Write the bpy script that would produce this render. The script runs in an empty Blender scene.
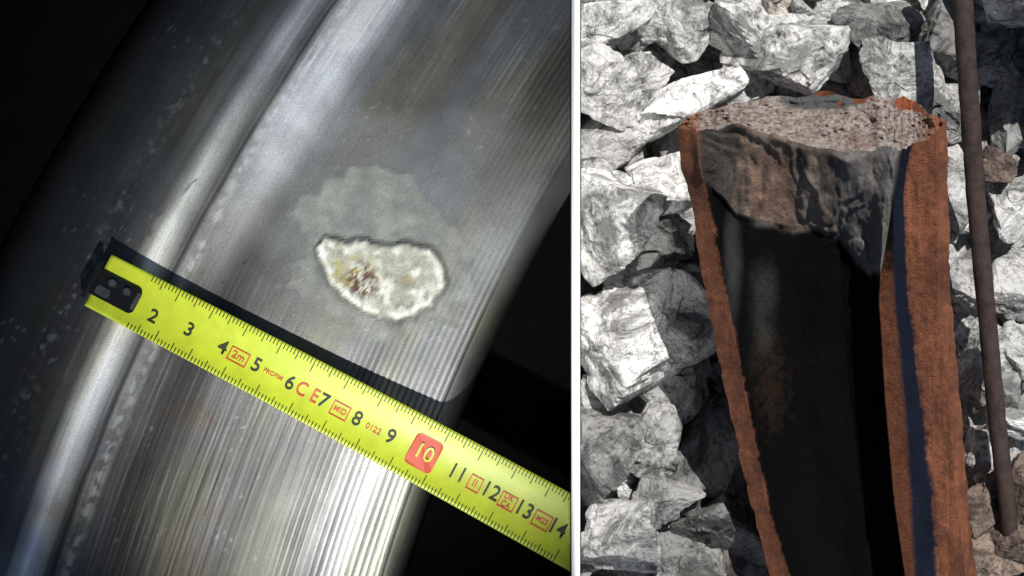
import bpy, bmesh, math, random
import numpy as np
from mathutils import Vector, Matrix
random.seed(4); np.random.seed(4)
sc=bpy.context.scene
CH=20.0
def W(px,py,z):
    s=(CH-z)/CH
    return ((px-512)/100*s,(288-py)/100*s,z)
def Wn(PX,PY,Z):
    s=(CH-Z)/CH
    return np.stack([(PX-512)/100*s,(288-PY)/100*s,Z+0*PX],-1)
# ---------- noise
_T=np.random.rand(64,64,64)
def vn3(x,y,z,seed=0):
    x=np.asarray(x,float)+seed*17.31; y=np.asarray(y,float)+seed*5.77; z=np.asarray(z,float)+seed*9.13
    xi=np.floor(x).astype(int);yi=np.floor(y).astype(int);zi=np.floor(z).astype(int)
    fx=x-xi;fy=y-yi;fz=z-zi
    fx=fx*fx*(3-2*fx);fy=fy*fy*(3-2*fy);fz=fz*fz*(3-2*fz)
    r=0
    for a in (0,1):
        for b in (0,1):
            for c in (0,1):
                w=(fx if a else 1-fx)*(fy if b else 1-fy)*(fz if c else 1-fz)
                r=r+w*_T[(xi+a)%64,(yi+b)%64,(zi+c)%64]
    return r
def vn(x,y,seed=0): return vn3(x,y,np.zeros_like(np.asarray(x,float))+.37*seed,seed)
def fb(x,y,seed=0,o=4):
    r=0;a=.5;t=0
    for i in range(o):
        r=r+a*vn(x*2**i,y*2**i,seed+i);t+=a;a*=.5
    return r/t
def fb3(x,y,z,seed=0,o=4):
    r=0;a=.5;t=0
    for i in range(o):
        r=r+a*vn3(x*2**i,y*2**i,z*2**i,seed+i);t+=a;a*=.5
    return r/t
def sst(a,b,x):
    t=np.clip((x-a)/(b-a),0,1); return t*t*(3-2*t)
def sdf(poly,X,Y):
    d=np.full(X.shape,1e9); ins=np.zeros(X.shape,bool); n=len(poly)
    for i in range(n):
        ax,ay=poly[i];bx,by=poly[(i+1)%n]
        ex,ey=bx-ax,by-ay
        t=np.clip(((X-ax)*ex+(Y-ay)*ey)/(ex*ex+ey*ey),0,1)
        d=np.minimum(d,np.hypot(X-ax-t*ex,Y-ay-t*ey))
        c=((ay>Y)!=(by>Y))&(X<(bx-ax)*(Y-ay)/((by-ay) if by!=ay else 1e-9)+ax)
        ins^=c
    return np.where(ins,-d,d)
def lerp(a,b,t): return a+(b-a)*t[...,None]
# ---------- mesh helpers
def mesh_obj(name,V,F,mats,col=None,smooth=True,midx=None,parent=None,alpha=None):
    me=bpy.data.meshes.new(name)
    me.from_pydata([tuple(v) for v in V],[],[tuple(f) for f in F]); me.update()
    if col is not None:
        a=me.color_attributes.new('Col','FLOAT_COLOR','POINT')
        c=np.ones((len(V),4),np.float32); c[:,:3]=np.clip(col,0.001,1)
        if alpha is not None: c[:,3]=alpha
        a.data.foreach_set('color',c.ravel())
    for m in mats: me.materials.append(m)
    if smooth: me.polygons.foreach_set('use_smooth',[True]*len(me.polygons))
    else: me.polygons.foreach_set('use_smooth',[False]*len(me.polygons))
    o=bpy.data.objects.new(name,me); sc.collection.objects.link(o)
    if parent: o.parent=parent
    return o
def gridfaces(n,m,off=0,flip=False):
    i,j=np.meshgrid(np.arange(n-1),np.arange(m-1),indexing='ij')
    a=(i*m+j).ravel()+off
    f=np.stack([a,a+1,a+m+1,a+m],-1)
    return f[:,::-1] if flip else f
def empty(name):
    o=bpy.data.objects.new(name,None); sc.collection.objects.link(o); return o
# ---------- materials
def newmat(name):
    m=bpy.data.materials.new(name); m.use_nodes=True
    nt=m.node_tree; b=nt.nodes['Principled BSDF']; return m,nt,b
def mat_attr(name,rough=.6,metal=0,nscale=20,namt=.25,bump=.3,bscale=40,bdist=.02,spec=.5,alpha_metal=False):
    m,nt,b=newmat(name); N=nt.nodes; L=nt.links
    at=N.new('ShaderNodeAttribute'); at.attribute_name='Col'
    tc=N.new('ShaderNodeTexCoord')
    n=N.new('ShaderNodeTexNoise'); n.inputs['Scale'].default_value=nscale; n.inputs['Detail'].default_value=8; n.inputs['Roughness'].default_value=.65
    L.new(tc.outputs['Object'],n.inputs['Vector'])
    mr=N.new('ShaderNodeMapRange'); mr.inputs['From Min'].default_value=.25; mr.inputs['From Max'].default_value=.75
    mr.inputs['To Min'].default_value=1-namt; mr.inputs['To Max'].default_value=1+namt
    L.new(n.outputs['Fac'],mr.inputs['Value'])
    mx=N.new('ShaderNodeVectorMath'); mx.operation='SCALE'
    L.new(at.outputs['Color'],mx.inputs[0]); L.new(mr.outputs[0],mx.inputs['Scale'])
    L.new(mx.outputs[0],b.inputs['Base Color'])
    n2=N.new('ShaderNodeTexNoise'); n2.inputs['Scale'].default_value=bscale; n2.inputs['Detail'].default_value=10; n2.inputs['Roughness'].default_value=.7
    L.new(tc.outputs['Object'],n2.inputs['Vector'])
    bp=N.new('ShaderNodeBump'); bp.inputs['Strength'].default_value=bump; bp.inputs['Distance'].default_value=bdist
    L.new(n2.outputs['Fac'],bp.inputs['Height']); L.new(bp.outputs[0],b.inputs['Normal'])
    b.inputs['Roughness'].default_value=rough; b.inputs['Metallic'].default_value=metal
    b.inputs['Specular IOR Level'].default_value=spec
    if alpha_metal:
        q=N.new('ShaderNodeMath'); q.operation='MULTIPLY'; q.inputs[1].default_value=metal
        L.new(at.outputs['Alpha'],q.inputs[0]); L.new(q.outputs[0],b.inputs['Metallic'])
        q=N.new('ShaderNodeMapRange'); q.inputs['To Min'].default_value=.9; q.inputs['To Max'].default_value=rough
        L.new(at.outputs['Alpha'],q.inputs['Value']); L.new(q.outputs[0],b.inputs['Roughness'])
        q=N.new('ShaderNodeMath'); q.operation='MULTIPLY'; q.inputs[1].default_value=spec
        L.new(at.outputs['Alpha'],q.inputs[0]); L.new(q.outputs[0],b.inputs['Specular IOR Level'])
    return m
def mat_plain(name,c,rough=.6,metal=0,namt=.2,nscale=12,bump=.2,bscale=30,spec=.5):
    m=mat_attr(name,rough,metal,nscale,namt,bump,bscale,.01,spec)
    nt=m.node_tree
    for n in list(nt.nodes):
        if n.type=='ATTRIBUTE':
            rgb=nt.nodes.new('ShaderNodeRGB'); rgb.outputs[0].default_value=(*c,1)
            for l in list(n.outputs['Color'].links): nt.links.new(rgb.outputs[0],l.to_socket)
    return m

# ================= WORLD & SUN
el=math.radians(62); az=math.atan2(.423,.906)
S=Vector((math.sin(az)*math.cos(el),math.cos(az)*math.cos(el),math.sin(el)))
w=bpy.data.worlds.new("World"); sc.world=w; w.use_nodes=True
nt=w.node_tree; sky=nt.nodes.new('ShaderNodeTexSky'); sky.sky_type='NISHITA'; sky.sun_disc=False
sky.sun_elevation=el; sky.sun_rotation=az
nt.links.new(sky.outputs[0],nt.nodes['Background'].inputs[0]); nt.nodes['Background'].inputs[1].default_value=.052
sl=bpy.data.lights.new('sun','SUN'); sl.energy=5.0; sl.angle=math.radians(.4); sl.color=(1,.975,.94)
so=bpy.data.objects.new('sun',sl); sc.collection.objects.link(so); so.rotation_euler=S.to_track_quat('Z','Y').to_euler()
sc.view_settings.view_transform='Standard'; sc.view_settings.look='None'; sc.view_settings.exposure=0
cam=bpy.data.cameras.new('camera'); cam.lens=36*CH/10.24; cam.clip_end=2000
co=bpy.data.objects.new('camera',cam); sc.collection.objects.link(co); co.location=(0,0,CH); sc.camera=co

# ================= GROUND
def box(name,x0,x1,y0,y1,z0,z1,mat,parent=None,bev=0):
    me=bpy.data.meshes.new(name); bm=bmesh.new(); bmesh.ops.create_cube(bm,size=1)
    for v in bm.verts:
        v.co=Vector((x0 if v.co.x<0 else x1,y0 if v.co.y<0 else y1,z0 if v.co.z<0 else z1))
    if bev: bmesh.ops.bevel(bm,geom=bm.edges[:],offset=bev,segments=2,affect='EDGES')
    bm.to_mesh(me); bm.free(); me.materials.append(mat)
    o=bpy.data.objects.new(name,me); sc.collection.objects.link(o)
    if parent:o.parent=parent
    return o
mg=mat_plain('ground_gravel_dirt',(.08,.076,.072),.95,0,.4,6,.6,20)
mesh_obj('ground',[(-600,-600,-1),(600,-600,-1),(600,600,-1),(-600,600,-1)],[(0,1,2,3)],[mg],smooth=False)
mblack=mat_plain('unlit_black',(.0018,.0018,.002),.9,0,.4,3,.2,20,.05)
mesh_obj('unlit_ground_sheet',[(-14,-12,-.99),(.615,-12,-.99),(.615,12,-.99),(-14,12,-.99)],[(0,1,2,3)],[mblack],smooth=False)  # black sheet added so the ground around the rail looks unlit
# ================= DIVIDER: white strip between the two views, stood up as a wall
mwhite=mat_plain('divider_white',(.84,.84,.84),.5,0,.02,4,.03,20)
ZT=1.7
def pl(px,z): return (px-512)/100*(CH-z)/CH
V=[];
for z in(-1,ZT):
    for y in(-9,9):
        V+= [(pl(571.5,z),y,z),(pl(580,z),y,z)]
mesh_obj('white_divider_strip',V,[(0,2,3,1),(4,5,7,6),(0,1,5,4),(2,6,7,3),(0,4,6,2),(1,3,7,5)],[mwhite],smooth=False)
# ================= SUN BLOCKER: unseen sheet on posts, added to keep the left half shaded
mblocker=mat_plain('blocker_steel',(.03,.03,.032),.7,.3)
blocker=empty('sun_blocker')
XE=2.665
n=160; xs=np.linspace(-9,XE,n); zz=11+.05*np.sin((xs-XE)*12)
V=[(x,1.55,z) for x,z in zip(xs,zz)]+[(x,13,z) for x,z in zip(xs,zz)]+[(x,1.55,z+.04) for x,z in zip(xs,zz)]+[(x,13,z+.04) for x,z in zip(xs,zz)]
F=[(i,i+n,i+n+1,i+1) for i in range(n-1)]+[(i+2*n,i+2*n+1,i+3*n+1,i+3*n) for i in range(n-1)]
mesh_obj('blocker_sheet',V,F,[mblocker],parent=blocker)
box('blocker_post_1',-8.8,-8.55,12.6,12.85,-1,10.94,mblocker,blocker,.02); box('blocker_post_2',2.2,2.45,12.6,12.85,-1,10.94,mblocker,blocker,.02)

# ================= LEFT: WORN RAIL HEAD
pp=np.concatenate([118+ (np.linspace(0,1,60)**2)*42, np.arange(161,545,1.0), np.arange(545,592,.75)])
yy=np.arange(-260,840,2.5)
P,Y=np.meshgrid(pp,yy,indexing='xy')
Yc=np.clip(Y,-60,640)
X=(P+.0003*(Yc-230)**2-.47*Y)/.88
t=np.clip((430-P)/(430-118),0,1)
Z=np.where(P<430,.4-1.42*(1-np.sqrt(np.clip(1-t*t,0,1))),.4-.12*((P-430)/150)**2)
t2=np.clip((P-566)/26,0,1)
Z=Z-1.35*(1-np.sqrt(np.clip(1-t2*t2,0,1)))
top=sst(330,60,Y); bot=sst(330,480,Y)
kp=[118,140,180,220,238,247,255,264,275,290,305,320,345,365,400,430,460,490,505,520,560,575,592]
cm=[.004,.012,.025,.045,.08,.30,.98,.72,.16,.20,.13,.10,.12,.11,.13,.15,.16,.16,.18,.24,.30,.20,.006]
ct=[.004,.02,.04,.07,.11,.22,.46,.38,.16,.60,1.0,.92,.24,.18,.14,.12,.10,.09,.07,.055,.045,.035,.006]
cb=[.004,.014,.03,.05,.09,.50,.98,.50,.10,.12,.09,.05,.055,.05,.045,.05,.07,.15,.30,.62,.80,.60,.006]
A=np.interp(P,kp,cm)*(1-top)*(1-bot)+np.interp(P,kp,ct)*top+np.interp(P,kp,cb)*bot*(1-top)  # polished wear bands, with lamp highlights and the darker turned-away flank painted in
s1=vn(P*.40,Y*.003,1); s2=fb(P*.05,Y*.004,2,4); s3=vn(P*.95,Y*.02,3); blot=fb(X*.03,Y*.03,5,5)
smooth_=1-.75*sst(220,110,np.hypot(X-390,Y-210))
pat=sst(.25,.7,vn(P*.03,Y*.006,7))
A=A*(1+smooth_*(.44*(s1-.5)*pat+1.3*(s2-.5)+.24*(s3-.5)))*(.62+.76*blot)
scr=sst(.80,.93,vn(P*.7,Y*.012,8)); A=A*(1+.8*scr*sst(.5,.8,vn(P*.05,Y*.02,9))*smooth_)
scd=sst(.82,.94,vn(P*.8,Y*.008,11)); A=A*(1-.5*scd*smooth_)
ml=np.exp(-((P-288-6*vn(P*0,Y*.02,20))/5.0)**2)*sst(.45,.6,fb(X*.16,Y*.16,22,3)); A=A+ml*.20
A=A*(1-.7*np.exp(-((P-279-3*vn(P*0,Y*.03,24))/2.5)**2))
ml2=np.exp(-((P-196-10*vn(P*0,Y*.015,21))/8)**2)*sst(.55,.7,fb(X*.2,Y*.2,23,3)); A=A+ml2*.08
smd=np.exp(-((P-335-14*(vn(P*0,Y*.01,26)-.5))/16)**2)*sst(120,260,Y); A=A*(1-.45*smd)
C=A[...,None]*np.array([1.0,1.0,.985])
C=lerp(C,C*np.array([1.05,1.03,.82]),sst(.4,.8,vn(P*.03,Y*.01,31)))
C=lerp(C,C*np.array([.95,.98,1.06]),sst(350,60,Y))
brn=sst(.6,.75,fb(X*.02,Y*.02,36,4))*sst(500,380,P)*sst(330,420,Y); C=lerp(C,C*np.array([1.15,.9,.75]),brn*.7)
rib=.5+.5*np.sin(P*2*math.pi/6.2+2.5*vn(P*.02,Y*.003,41))
rm=sst(455,500,P)*(1-sst(572,578,P))*sst(200,330,Y)+.6*sst(470,515,P)*sst(280,100,Y)*(1-sst(572,578,P))
rm2=rm*(.45+.55*vn(P*.1,Y*.006,44))
C=C*(1-.85*rm2*sst(.40,.95,rib))[...,None]
wx=X+22*(fb(X*.03,Y*.03,51,4)-.5)*2; wy=Y+22*(fb(X*.03,Y*.03,61,4)-.5)*2
halo=[(262,105),(330,90),(400,120),(452,112),(520,105),(525,180),(498,290),(470,330),(440,390),(340,350),(268,250)]
m1=sst(22,-22,sdf(halo,wx,wy))
C=lerp(C,C*.6+np.array([.08,.087,.092])*(.5+.9*blot)[...,None],m1*.75)
patch=[(292,214),(318,178),(352,165),(398,167),(418,184),(450,226),(470,250),(476,300),(452,326),(400,345),(340,324),(288,290),(308,244)]
ws=X+20*(fb(X*.05,Y*.05,71,5)-.5)*2; wt=Y+20*(fb(X*.05,Y*.05,81,5)-.5)*2
m2=sst(3,-3,sdf(patch,ws,wt))
C=lerp(C,np.array([.29,.30,.27])*(.3+1.1*fb(X*.07,Y*.07,85,5))[...,None],m2*(.25+.75*blot))
Z=Z+.004*m2
dfc=[(317,244),(326,237),(345,241),(366,240),(388,246),(408,243),(432,249),(441,262),(446,286),(430,306),(402,320),(378,317),(352,303),(330,284),(321,264)]
wu=X+5*(fb(X*.10,Y*.10,91,4)-.5)*2; wv=Y+5*(fb(X*.10,Y*.10,95,4)-.5)*2
sd=sdf(dfc,wu,wv); m3=sst(1.6,-2.2,sd)
rim=np.exp(-((sd+5)/4)**2)
lump=fb(X*.10,Y*.10,101,5)
Z=Z+m3*(.036+.016*rim+.045*(lump-.5)) -.016*np.exp(-((sd-3)/3)**2)
rimw=rim*sst(.35,.65,fb(X*.05,Y*.05,103,3))
dc=lerp(np.array([.34,.35,.29])*np.ones(X.shape+(3,)),np.array([.66,.67,.61])*np.ones(X.shape+(3,)),np.clip(rimw+.8*sst(.45,.65,lump),0,1))
dc=dc*(.65+.6*fb(X*.25,Y*.25,105,4))[...,None]
C=lerp(C,dc,m3)
C=C*(1-.40*np.exp(-((sd-2.5)/2.0)**2))[...,None]
ys=m3*sst(40,8,np.hypot((X-350),(Y-272)*1.3))*sst(.42,.6,fb(X*.15,Y*.15,111,4))
C=lerp(C,np.array([.36,.32,.11]),ys*.8)
cr=m3*sst(26,9,np.hypot(X-363,(Y-281)))*sst(.52,.58,fb(X*.24+3,Y*.20,121,5))
C=lerp(C,np.array([.085,.025,.015]),cr*.9); Z=Z-.02*cr
cr2=m3*sst(10,5,np.hypot(X-408,(Y-280)*1.2)); C=lerp(C,np.array([.28,.21,.12]),cr2*.6); Z-=.02*cr2
cr3=m3*sst(.60,.72,fb(X*.2,Y*.2,141,3)); C=lerp(C,np.array([.22,.14,.08]),cr3*.4)
for (x0,y0,x1,y1,wd) in [(196,180,160,215,1.1),(190,186,150,236,1.1),(245,262,222,284,.9),(282,330,240,352,.8),(150,230,138,262,1),(210,60,200,90,1),(455,60,440,120,.8)]:
    dx,dy=x1-x0,y1-y0; L=math.hypot(dx,dy)
    tt=np.clip(((X-x0)*dx+(Y-y0)*dy)/L**2,0,1); d=np.hypot(X-x0-tt*dx,Y-y0-tt*dy+3*np.sin(tt*3))
    C=C*(1-.75*np.exp(-(d/wd)**2))[...,None]
spk=sst(.80,.86,vn(X*.3,Y*.3,131))*sst(.45,.65,vn(X*.02,Y*.02,133))*sst(120,160,P)
C=C+(spk*.08)[...,None]
Z=Z+.004*(s3-.5)*smooth_+.004*(s1-.5)*smooth_-.010*rm2*rib
met=1-np.clip(m3+.6*m2+.4*m1,0,1)
V3=Wn(X,Y,Z)
keep_x=np.array(.585*(CH-V3[...,2])/CH)
inside=V3[...,0]<keep_x
V3[...,0]=np.minimum(V3[...,0],keep_x)
nr,nc=X.shape
F=gridfaces(nr,nc,0,True)
ins=inside.ravel(); F=F[ins[F].any(1)]
mrail=mat_attr('worn_rail_steel',.38,.38,70,.40,.3,120,.01,.5,True)
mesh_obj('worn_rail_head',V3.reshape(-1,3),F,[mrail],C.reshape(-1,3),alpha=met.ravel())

# ================= TAPE MEASURE
tape=empty('tape_measure')
a0=np.array([98.,280.]); a1=np.array([570.,532.]); dv=(a1-a0)/np.linalg.norm(a1-a0); nv=np.array([dv[1],-dv[0]])
LT=np.linalg.norm(a1-a0)
def tp(s,o,lift=0):
    s=np.asarray(s,float);o=np.asarray(o,float)
    k=s/LT; bow=7*4*k*(1-k)*.5
    wsc=.93+.18*k
    px=a0[0]+dv[0]*s+nv[0]*(o*wsc+bow*.6); py=a0[1]+dv[1]*s+nv[1]*(o*wsc+bow*.6)
    z=.22+.30*(1-(1-np.clip(k/.45,-.2,1))**2)+.08*k+.06*(o/30)**2+lift
    v=Wn(px,py,z); v[...,0]=np.minimum(v[...,0],.583*(CH-v[...,2])/CH)
    return v
SE=LT+22
myel=mat_plain('yellow_tape',(.40,.47,.022),.45,0,.16,5,.05,60)
mblk=mat_plain('black_ink',(.015,.017,.008),.6,0,.2,30,0,30)
mred=mat_plain('red_ink',(.45,.05,.015),.5,0,.15,30,0,30)
ss,oo=np.meshgrid(np.linspace(0,SE,160),np.linspace(-31,31,17),indexing='xy')
Vt=tp(ss,oo); Vb=tp(ss,oo,-.02)
nn=Vt.shape[0]*Vt.shape[1]
F=list(gridfaces(17,160))+list(gridfaces(17,160,nn,True))
for j in range(159):
    F.append((j+1,j,nn+j,nn+j+1)); b=16*160; F.append((b+j,b+j+1,nn+b+j+1,nn+b+j))
for i in range(16): F.append((i*160,(i+1)*160,nn+(i+1)*160,nn+i*160))
mesh_obj('blade',np.concatenate([Vt.reshape(-1,3),Vb.reshape(-1,3)]),F,[myel],parent=tape)
def quads(name,rects,mat,lift):
    V=[];F=[]
    for (s0,s1,o0,o1) in rects:
        k=max(1,int((o1-o0)/4)); b=len(V)
        for q in np.linspace(o0,o1,k+1):
            V.append(tp(s0,q,lift)); V.append(tp(s1,q,lift))
        for i in range(k): F.append((b+2*i,b+2*i+1,b+2*i+3,b+2*i+2))
    return mesh_obj(name,V,F,[mat],smooth=False,parent=tape)
cmw=38.0; off=104-3*cmw+12
def SN(n): return 104+cmw*(n-3)
R=[]
for i in range(2,150):
    s=off+i*cmw/10
    if s<46 or s>LT: continue
    h=14 if i%10==0 else (10 if i%5==0 else 6.5)
    R.append((s-.5,s+.5,31-h,30.6)); 
    R.append((s-.5,s+.5,-30.6,-31+h*.9))
quads('scale_ticks',R,mblk,.006)
def text(name,body,s,o,size,mat,lift=.008,bold=0.0,sx=1.0):
    cu=bpy.data.curves.new(name,'FONT'); cu.body=body; cu.size=size; cu.align_x='CENTER'; cu.align_y='CENTER'; cu.offset=bold; cu.resolution_u=4
    ob=bpy.data.objects.new(name+'_t',cu); sc.collection.objects.link(ob)
    dg=bpy.context.evaluated_depsgraph_get(); me=bpy.data.meshes.new_from_object(ob.evaluated_get(dg))
    bpy.data.objects.remove(ob)
    for v in me.vertices:
        x,y,_=v.co; v.co=Vector(tp(s+x*sx,o+y,lift))
    me.materials.clear(); me.materials.append(mat)
    o2=bpy.data.objects.new(name,me); sc.collection.objects.link(o2); o2.parent=tape
for nmb in [2,3,4,5,6,7,8,9,11,12,13,14]:
    text('numeral_%d'%nmb,str(nmb),SN(nmb),-3 if nmb>2 else -8,20,mblk,.014,bold=.15)
def rrect(s0,s1,o0,o1,r=4):
    pts=[]
    for cx,cy,a in((s1-r,o1-r,0),(s0+r,o1-r,90),(s0+r,o0+r,180),(s1-r,o0+r,270)):
        for k in range(5):
            an=math.radians(a+k*22.5); pts.append((cx+r*math.cos(an),cy+r*math.sin(an)))
    return pts
s10=SN(10)
pts=rrect(s10-16,s10+14,-17,15,5)
mesh_obj('red_marker_box',[tp(a,b,.008) for a,b in pts],[tuple(range(len(pts)))],[mred],smooth=False,parent=tape)
text('numeral_10','10',s10-1,-1,21,myel,.04,.1)
def frame(s0,s1,o0,o1,th=1.2):
    return [(s0,s1,o1-th,o1),(s0,s1,o0,o0+th),(s0,s0+th,o0+th,o1-th),(s1-th,s1,o0+th,o1-th)]
fr=[]
for a,b in((4.2,4.75),(7.25,7.75),(11.35,11.72),(12.28,12.75),(13.3,13.8)):
    fr+=frame(SN(a),SN(b),-11,4)
quads('red_frames',fr,mred,.010)
text('print_box','2m',SN(4.475),-3.5,11,mred,.010,.1)
text('print_brand','PROFIM',SN(5.5),-3,6.2,mred,.010,.05)
text('print_ce','C E',SN(6.52),-3,20,mred,.012,.1,.85)
text('print_m','MID',SN(7.5),-3.5,8,mred,.010,.1)
text('print_n','0122',SN(8.5),-4,8.5,mred,.010,.05)
text('print_i','II',SN(11.53),-3.5,10,mred,.010,.1)
text('print_uk','UK',SN(12.5),.3,7.5,mred,.010,.1)
text('print_ca','CA',SN(12.5),-7,7.5,mred,.010,.1)
text('print_k','M25',SN(13.55),-3.5,7.5,mred,.010,.1)
mhook=mat_plain('hook_steel',(.22,.22,.21),.25,.9,.5,8,.2,20)
mhb=mat_plain('hook_black',(.006,.006,.006),.35,.2)
def slab(name,s0,s1,o0,o1,l0,l1,mat,r=3):
    pts=rrect(s0,s1,o0,o1,r); n=len(pts)
    V=[tp(a,b,l1) for a,b in pts]+[tp(a,b,l0) for a,b in pts]
    F=[tuple(range(n)),tuple(range(2*n-1,n-1,-1))]+[(i,n+i,n+(i+1)%n,(i+1)%n) for i in range(n)]
    return mesh_obj(name,V,F,[mat],smooth=False,parent=tape)
slab('hook_plate',-5,46,-17,12,.0,.045,mhb,6)
slab('hook_lip',-8,-3,-24,20,-.15,.05,mhb,1.5)
slab('hook_tongue',2,17,-14,-4,.045,.07,mhook,3)
slab('hook_shine',41,45,-12,8,.046,.06,mhook,1.8)
for i,(s,o) in enumerate(((14,4),(31,3))):
    slab('rivet_%d'%i,s-4,s+4,o-4,o+4,.045,.09,mhook,3.9)

tl=bpy.data.lights.new('inspection_torch','SPOT'); tl.energy=6300; tl.spot_size=math.radians(48); tl.spot_blend=1.0; tl.shadow_soft_size=.12; tl.color=(1,1,.96)
to=bpy.data.objects.new('inspection_torch',tl); sc.collection.objects.link(to); to.location=(-2.3,-4.9,8.6)
tgt=Vector(W(320,280,.3)); to.rotation_euler=(to.location-tgt).to_track_quat('Z','Y').to_euler()

# ================= RIGHT: BROKEN RAIL
def zax(py): return 2.7-(py-120)/456*1.9
rows=[130,165,200,300,400,500,576,700]
colx={
'L0':[677,681,691,706,727,750,770,802],
'L1':[697,699,707,727,746,766,789,820],
'C1':[728,730,735,748,765,783,805,836],
'C2':[790,790,790,797,806,822,842,870],
'C3':[840,840,838,842,850,862,880,905],
'C4':[880,874,868,872,880,890,902,925],
'R1':[893,888,884,879,885,894,905,928],
'R2':[905,899,893,895,904,911,915,938],
'B2':[912,907,904,909,921,933,938,958],
'O1':[935,936,937,938,948,957,966,985],
'O2':[946,949,948,951,960,968,976,995]}
dep=[-.16,.02,-.40,-.58,-.56,-.36,0,.03,-.10,-.04,-.26]
keys=list(colx); nk=len(keys)
U=np.linspace(0,nk-1,340); Vv=np.linspace(0,1,460)
topx=[677,697,740,790,835,872,893,905,916,936,946]
topy=[128,130,126,141,152,150,146,152,145,134,120]
brky=[150,182,215,229,236,274,268,190,150,140,130]
UU,VV=np.meshgrid(U,Vv,indexing='xy')
ty=np.interp(UU,range(nk),topy)+6*(fb(UU*2.5,UU*0,201,4)-.5)*2
PY=ty+(700-ty)*VV**1.15
arr=np.array([colx[k] for k in keys],float)
arr[:,0]=topx
colsy=np.stack([np.interp(PY,rows,arr[i]) for i in range(nk)],-1)
i0=np.clip(np.floor(UU).astype(int),0,nk-2); f=UU-i0
PX=np.take_along_axis(colsy,i0[...,None],-1)[...,0]*(1-f)+np.take_along_axis(colsy,(i0+1)[...,None],-1)[...,0]*f
eL=np.exp(-UU/.5); eR=np.exp(-(nk-1-UU)/.5)
PX=PX+eL*3*(fb(PY*.07,PY*0,203,4)-.5)*2+eR*3*(fb(PY*.07,PY*0,207,4)-.5)*2
D=np.interp(UU,range(nk),dep)
by=np.interp(UU,range(nk),brky)+9*(fb(UU*1.6,UU*0+3,211,5)-.5)*2
q=(PY-ty)/np.maximum(by-ty,6)
fz=sst(1.06,.95,q)
big=fb(PX*.020,PY*.016,221,2); stp=np.floor(big*9)/9+sst(.0,.35,(big*9)%1)/9
Dfr=.06-(.06-(D+.07))*np.clip(q,0,1)**.9+.34*(stp-.5)+.10*(fb(PX*.05,PY*.03,225,4)-.5)*2
inn=sst(.6,1.6,UU)*sst(7.2,6.4,UU)
edgeq=sst(0,.12,q)
Zf=zax(PY)+D*(1-fz*inn)+(Dfr*edgeq+.02*(1-edgeq))*fz*inn
Zf+= .022*(fb(PX*.08,PY*.05,231,4)-.5)*2
N0=fb(PX*.04,PY*.02,241,5); N1=fb(PX*.2,PY*.2,251,4); NS=vn(PX*.18,PY*.012,261)
one=np.ones(PX.shape+(3,))
rust=lerp(np.array([.12,.040,.020])*one,np.array([.32,.115,.052])*one,sst(.25,.75,.6*N0+.4*N1))*(.75+.5*vn(PX*.5,PY*.03,245))[...,None]
dark=np.array([.0045,.0042,.0042])*one*(.5+1.0*N0)[...,None]  # shadow inside the channel painted in as near-black
g=sst(1.2,.0,np.hypot((PX-762)/17,(PY-318)/56)+1.6*(N0-.5)+.5*(N1-.5)); dark=lerp(dark,np.array([.055,.052,.047]),g*.8)  # light reflection in the channel painted as a grey patch
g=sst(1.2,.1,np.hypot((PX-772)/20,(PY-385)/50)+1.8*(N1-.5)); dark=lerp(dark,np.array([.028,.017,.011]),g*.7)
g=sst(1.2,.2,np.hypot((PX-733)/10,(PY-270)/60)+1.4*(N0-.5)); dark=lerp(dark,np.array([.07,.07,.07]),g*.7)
shade_blue=np.array([.011,.015,.028])*one*(.5+1.0*N0)[...,None]  # sky-lit shade on the face away from the sun, painted as colour
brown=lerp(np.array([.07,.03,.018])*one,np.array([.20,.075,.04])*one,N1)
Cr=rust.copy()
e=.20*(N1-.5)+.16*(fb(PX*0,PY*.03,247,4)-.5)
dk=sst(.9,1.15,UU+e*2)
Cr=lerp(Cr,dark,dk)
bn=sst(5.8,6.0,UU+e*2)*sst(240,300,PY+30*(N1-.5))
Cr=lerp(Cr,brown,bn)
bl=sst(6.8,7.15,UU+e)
Cr=lerp(Cr,shade_blue,bl)
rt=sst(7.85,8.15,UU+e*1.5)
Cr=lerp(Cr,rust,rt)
fr1=lerp(np.array([.16,.12,.09])*one,np.array([.38,.31,.25])*one,N1)
fr1=lerp(fr1,np.array([.26,.13,.08]),sst(.45,.7,fb(PX*.06,PY*.012,262,4))*.6)
fr1=lerp(fr1,np.array([.05,.04,.035]),sst(.50,.62,fb(PX*.06,PY*.010,271,4))*.8)
fr1=lerp(fr1,np.array([.13,.13,.13]),sst(828,850,PX+20*(N1-.5))*.75)
fr1=lerp(fr1,np.array([.05,.045,.04]),sst(748,722,PX+20*(N1-.5))*.85)
fr1=fr1*(.5+1.0*N0)[...,None]
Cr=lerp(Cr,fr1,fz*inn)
lip=np.exp(-((q-1)/.04)**2)*inn; Cr=lerp(Cr,np.array([.34,.31,.28]),lip*.6*sst(.4,.7,N0))
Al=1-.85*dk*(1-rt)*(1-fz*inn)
nr,nc=PX.shape
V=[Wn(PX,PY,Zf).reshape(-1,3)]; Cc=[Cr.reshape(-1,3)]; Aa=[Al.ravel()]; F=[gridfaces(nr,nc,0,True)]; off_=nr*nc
bkx=np.interp(U,range(nk),[677,690,728,782,832,868,890,903,915,930,946])
bky=np.interp(U,range(nk),[128,114,103,95,94,98,98,96,100,113,120])+5*(fb(U*2.2,U*0,208,4)-.5)*2
ff=np.linspace(0,1,60)
fx_=PX[0]; fy_=PY[0]; fzz=Zf[0]
EX=fx_[None]*(1-ff[:,None])+bkx[None]*ff[:,None]; EY=fy_[None]*(1-ff[:,None])+bky[None]*ff[:,None]
h=(fy_-EY)
EZ=fzz[None]-h*.014
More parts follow.
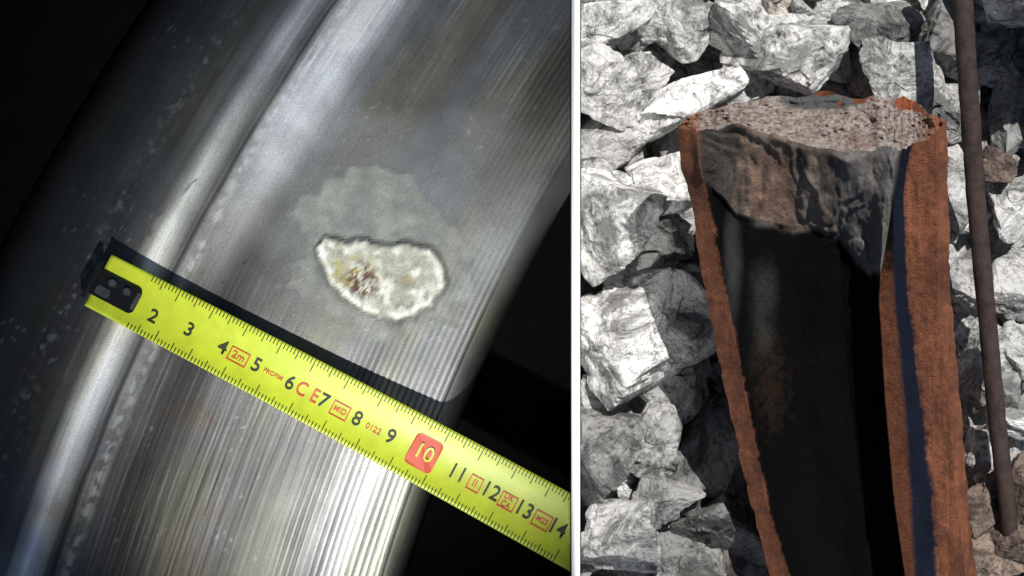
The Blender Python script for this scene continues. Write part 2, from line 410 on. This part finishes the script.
bump=(fb(EX*.05,EY*.09,281,5)-.5)
edge=np.minimum(ff[:,None]*6,1)*np.minimum((1-ff[:,None])*6,1)
EZ=EZ+.36*bump*edge+.09*(fb(EX*.3,EY*.5,291,2)-.5)*edge
dent=sst(1.15,.7,np.hypot((EX-820)/44,(EY-100)/9)+.6*bump); EZ-=.14*dent
nE=fb(EX*.4,EY*.6,301,4)
oneE=np.ones(EX.shape+(3,))
EC=lerp(np.array([.16,.12,.10])*oneE,np.array([.42,.37,.33])*oneE,sst(.3,.7,nE))
EC=lerp(EC,np.array([.20,.10,.065]),sst(.5,.65,fb(EX*.10,EY*.2,311,4))*.45)
EC=lerp(EC,np.array([.06,.07,.075]),dent*.9)
EC=lerp(EC,np.array([.26,.07,.025]),sst(1.3,.8,np.hypot((EX-906)/11,(EY-103)/7)))
EC=lerp(EC,np.array([.24,.085,.038]),np.clip(np.maximum(sst(712,688,EX+20*(nE-.5)),sst(914,936,EX+20*(nE-.5))),0,1)*.9)
V.append(Wn(EX,EY,EZ).reshape(-1,3)); Cc.append(EC.reshape(-1,3)); Aa.append(np.ones(60*nc)); F.append(gridfaces(60,nc,off_)); off_+=60*nc
def wall(a,b,flip):
    global off_
    k=12
    t=np.linspace(0,1,k)[:,None,None]
    G=a[None]*(1-t)+b[None]*t
    G=G.transpose(1,0,2); V.append(G.reshape(-1,3)); c=np.ones((G.shape[0]*k,3))*np.array([.20,.06,.022]); Cc.append(c); Aa.append(np.ones(len(c)))
    F.append(gridfaces(G.shape[0],k,off_,flip)); off_+=G.shape[0]*k
front=Wn(PX,PY,Zf)
Lf=front[:,0]; Rf=front[:,-1]
Lb=Lf+np.array([.15,-.02,-.9]); Rb=Rf+np.array([-.25,-.02,-.9])
wall(Lf,Lb,False); wall(Rf,Rb,True); wall(Lb,Rb,False)
bk=Wn(EX,EY,EZ)[-1]; cb2=np.linspace(0,1,nc)[:,None]*(Rb[0]-Lb[0])[None]+Lb[0][None]
wall(bk,cb2,False)
mbr=mat_attr('rusted_rail_steel',.72,0,45,.45,.8,55,.035,.35,True)
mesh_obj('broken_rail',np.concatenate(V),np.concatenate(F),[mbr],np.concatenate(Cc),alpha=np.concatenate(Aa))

# ================= RUSTY ROD
def tube(name,pts,rads,mat,ns=20,seed=0):
    pts=[Vector(p) for p in pts]; V=[];F=[]
    n=len(pts)
    for i,p in enumerate(pts):
        d=(pts[min(i+1,n-1)]-pts[max(i-1,0)]).normalized(); a=d.orthogonal().normalized() if i==0 else (a-d*a.dot(d)).normalized(); b=d.cross(a)
        for k in range(ns):
            t=2*math.pi*k/ns; r=rads[i]*(1+.14*(float(vn3(i*.6,math.cos(t)*2+5,math.sin(t)*2+5,seed))-.5))
            V.append(p+a*math.cos(t)*r+b*math.sin(t)*r)
    for i in range(n-1):
        for k in range(ns): F.append((i*ns+k,i*ns+(k+1)%ns,(i+1)*ns+(k+1)%ns,(i+1)*ns+k))
    F.append(tuple(range(ns-1,-1,-1))); F.append(tuple((n-1)*ns+k for k in range(ns)))
    return mesh_obj(name,V,F,[mat])
mrod=mat_plain('rusty_bar_steel',(.044,.030,.025),.8,0,.6,9,.9,30,.3)
pts=[];rd=[]
for i in range(90):
    k=i/89; py=-60+k*610; px=np.interp(py,[-60,8,200,400,550],[959,963,976,995,1012]); pts.append(W(px,py,1.5-1.2*k)); rd.append(.096-.012*k)
tube('rusty_steel_bar',pts,rd,mrod)

# ================= BALLAST
def ico(sub):
    bm=bmesh.new(); bmesh.ops.create_icosphere(bm,subdivisions=sub,radius=1)
    v=np.array([x.co[:] for x in bm.verts]); f=np.array([[q.index for q in x.verts] for x in bm.faces]); bm.free(); return v,f
I5=ico(5); I4=ico(4)
BV=[];BF=[];BC=[];bo=0
rng=np.random.RandomState(23)
railpoly=[(672,95),(950,90),(985,640),(765,640)]
def rock(px,py,rx,ry,rz,z,rot=None,tone=(1,1,1),hi=True,key=False):
    global bo
    if not key:
        dd=float(sdf(railpoly,np.array([float(px)]),np.array([float(py)]))[0])
        if dd<8 : z=min(z,-.75)
    v,f=I5 if hi else I4
    npl=rng.randint(4,8)
    n=rng.normal(size=(npl,3)); n/=np.linalg.norm(n,axis=1)[:,None]
    n=np.concatenate([n,np.array([[0,0,1],[0,0,-1],[1,0,0],[-1,0,0],[0,1,0],[0,-1,0]])+rng.normal(size=(6,3))*.48]); n/=np.linalg.norm(n,axis=1)[:,None]
    d=rng.uniform(.55,1.0,len(n))
    c=np.maximum(v@n.T,.05)/d
    k=110.0
    m=c.max(1)[:,None]; r=1/(m[:,0]*(((c/m)**k).sum(1))**(1/k))
    r=np.minimum(r,1.45)
    sd=rng.rand()*50
    r=r*(1+.14*(fb3(v[:,0]*2+sd,v[:,1]*2+9,v[:,2]*2+9,3,5)-.5))
    st=fb3(v[:,0]*1.3+sd,v[:,1]*1.3+3,v[:,2]*1.3+7,9,2); r=r*(1-.09*sst(.50,.52,st))
    st=fb3(v[:,0]*2.3+sd,v[:,1]*2.3+3,v[:,2]*2.3+7,19,2); r=r*(1-.055*sst(.52,.54,st))
    p=v*r[:,None]*1.14
    a=rng.rand()*6.28 if rot is None else math.radians(rot)
    t1,t2=rng.uniform(-.45,.45,2)
    M=np.array(Matrix.Rotation(t1,3,'X')@Matrix.Rotation(t2,3,'Y'))
    p=(p*np.array([rx,ry,rz])/100)@M.T
    ca,sa=math.cos(a),math.sin(a); p=p@np.array([[ca,sa,0],[-sa,ca,0],[0,0,1]])
    p=p+np.array(W(px,py,z))
    p[:,0]=np.maximum(p[:,0],.690*(CH-p[:,2])/CH)
    g=rng.uniform(.78,1.12)
    BV.append(p);BF.append(f+bo);BC.append(np.ones((len(p),3))*np.array(tone)*g*.72); bo+=len(p)
KR=[  # last field is tone; stones beside the rail darkened to paint its shadow
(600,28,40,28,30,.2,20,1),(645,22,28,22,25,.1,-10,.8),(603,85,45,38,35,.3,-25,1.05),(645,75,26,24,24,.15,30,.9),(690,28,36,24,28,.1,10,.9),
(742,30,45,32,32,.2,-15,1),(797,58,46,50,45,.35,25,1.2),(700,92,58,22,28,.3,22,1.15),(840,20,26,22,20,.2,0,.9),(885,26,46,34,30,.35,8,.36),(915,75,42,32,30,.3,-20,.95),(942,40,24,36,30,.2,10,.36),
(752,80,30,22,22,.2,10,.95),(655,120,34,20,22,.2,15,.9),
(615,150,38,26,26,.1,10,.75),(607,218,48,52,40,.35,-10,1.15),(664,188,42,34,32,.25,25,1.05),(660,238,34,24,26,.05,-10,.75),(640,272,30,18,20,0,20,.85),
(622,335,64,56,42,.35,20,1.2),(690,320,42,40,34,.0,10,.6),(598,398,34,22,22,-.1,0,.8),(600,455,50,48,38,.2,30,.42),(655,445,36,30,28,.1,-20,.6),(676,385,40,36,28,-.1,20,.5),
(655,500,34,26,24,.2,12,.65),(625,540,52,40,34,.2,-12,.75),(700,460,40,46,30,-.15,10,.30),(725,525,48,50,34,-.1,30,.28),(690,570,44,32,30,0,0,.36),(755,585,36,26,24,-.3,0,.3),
(960,190,20,40,26,.1,5,.9),(955,115,24,34,28,.1,0,.95),(1008,110,30,36,30,-.1,0,.45),(1012,200,30,26,24,.1,20,.85),(970,275,30,30,24,-.1,30,.7),(1008,290,34,36,28,.0,-20,.8),(980,380,30,44,28,.0,10,.85),
(1018,360,24,26,22,.1,0,.9),(1020,418,26,14,16,.3,-10,1.2),(978,455,22,22,20,0,10,.8),(1005,465,22,26,20,-.1,10,.7)]
for (a,b,c,d,e_,z,r,t) in KR:
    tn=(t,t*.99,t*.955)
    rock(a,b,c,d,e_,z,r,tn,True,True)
for (a,b,c,d,e_,z,r) in [(992,500,34,24,24,.1,20),(1012,545,36,26,24,.2,-10),(990,562,28,22,22,.1,10),(1018,500,20,30,20,.2,0),(996,166,17,24,18,.25,10)]:
    rock(a,b,c,d,e_,z,r,(.36,.27,.22),True,True)
rock(1090,-40,66,70,130,1.2,10,(.8,.8,.8),True,True); rock(1100,70,44,60,80,.6,10,(.8,.8,.8),True,True)  # out-of-view boulders added to shade the stones at upper right
def scatter(n,rmin,rmax,zmin,zmax,mind):
    pts=[];tr=0
    while len(pts)<n and tr<n*30:
        tr+=1
        x=rng.uniform(585,1330);y=rng.uniform(-260,840)
        if all((x-a)**2+(y-b)**2>mind**2 for a,b in pts): pts.append((x,y))
    for x,y in pts:
        r=rng.uniform(rmin,rmax); t=rng.uniform(.5,1.15)
        vis= 575<x<1040 and -20<y<600
        if 640<x<790 and y>300: t*=.5  # rail's cast shadow painted into the tone of nearby stones
        warm=rng.rand()<.12
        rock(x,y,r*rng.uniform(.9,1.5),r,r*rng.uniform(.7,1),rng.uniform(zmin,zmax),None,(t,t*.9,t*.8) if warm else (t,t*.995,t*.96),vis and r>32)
scatter(250,30,50,-.85,-.55,46)
scatter(220,15,30,-.45,-.1,34)
scatter(210,6,15,-.2,.14,25)
mb,nt,b=newmat('ballast_marble'); N=nt.nodes; L=nt.links
at=N.new('ShaderNodeAttribute'); at.attribute_name='Col'; tc=N.new('ShaderNodeTexCoord')
def noise(scale,det=8,rough=.6,dist=0):
    n=N.new('ShaderNodeTexNoise'); n.inputs['Scale'].default_value=scale; n.inputs['Detail'].default_value=det; n.inputs['Roughness'].default_value=rough; n.inputs['Distortion'].default_value=dist
    L.new(tc.outputs['Object'],n.inputs['Vector']); return n
def ramp(src,els):
    r=N.new('ShaderNodeValToRGB'); L.new(src,r.inputs[0]); e=r.color_ramp.elements
    e[0].position,e[0].color=els[0][0],(*[els[0][1]]*3,1); e[1].position,e[1].color=els[1][0],(*[els[1][1]]*3,1)
    for p_,c_ in els[2:]:
        q_=e.new(p_); q_.color=(c_,c_,c_,1)
    return r
def mul(a,b_):
    m=N.new('ShaderNodeMix'); m.data_type='RGBA'; m.blend_type='MULTIPLY'; m.inputs[0].default_value=1
    L.new(a,m.inputs[6]); L.new(b_,m.inputs[7]); return m.outputs[2]
r1=ramp(noise(2.4,12,.75,1.0).outputs[0],[(.42,.34),(.54,1.12)])
r2=ramp(noise(2.4,6,.6,2.2).outputs[0],[(.0,1),(.480,1),(.5,.33),(.520,1)])
r3=ramp(noise(15,10,.8).outputs[0],[(.35,.42),(.49,1.08)])
c_=mul(mul(mul(at.outputs['Color'],r1.outputs[0]),r2.outputs[0]),r3.outputs[0])
L.new(c_,b.inputs['Base Color']); b.inputs['Roughness'].default_value=.75
b.inputs['Specular IOR Level'].default_value=.35
n2=noise(11,12,.75)
bp=N.new('ShaderNodeBump'); bp.inputs['Strength'].default_value=.9; bp.inputs['Distance'].default_value=.05
L.new(n2.outputs[0],bp.inputs['Height']); L.new(bp.outputs[0],b.inputs['Normal'])
mesh_obj('railway_ballast',np.concatenate(BV),np.concatenate(BF),[mb],np.concatenate(BC),smooth=False)
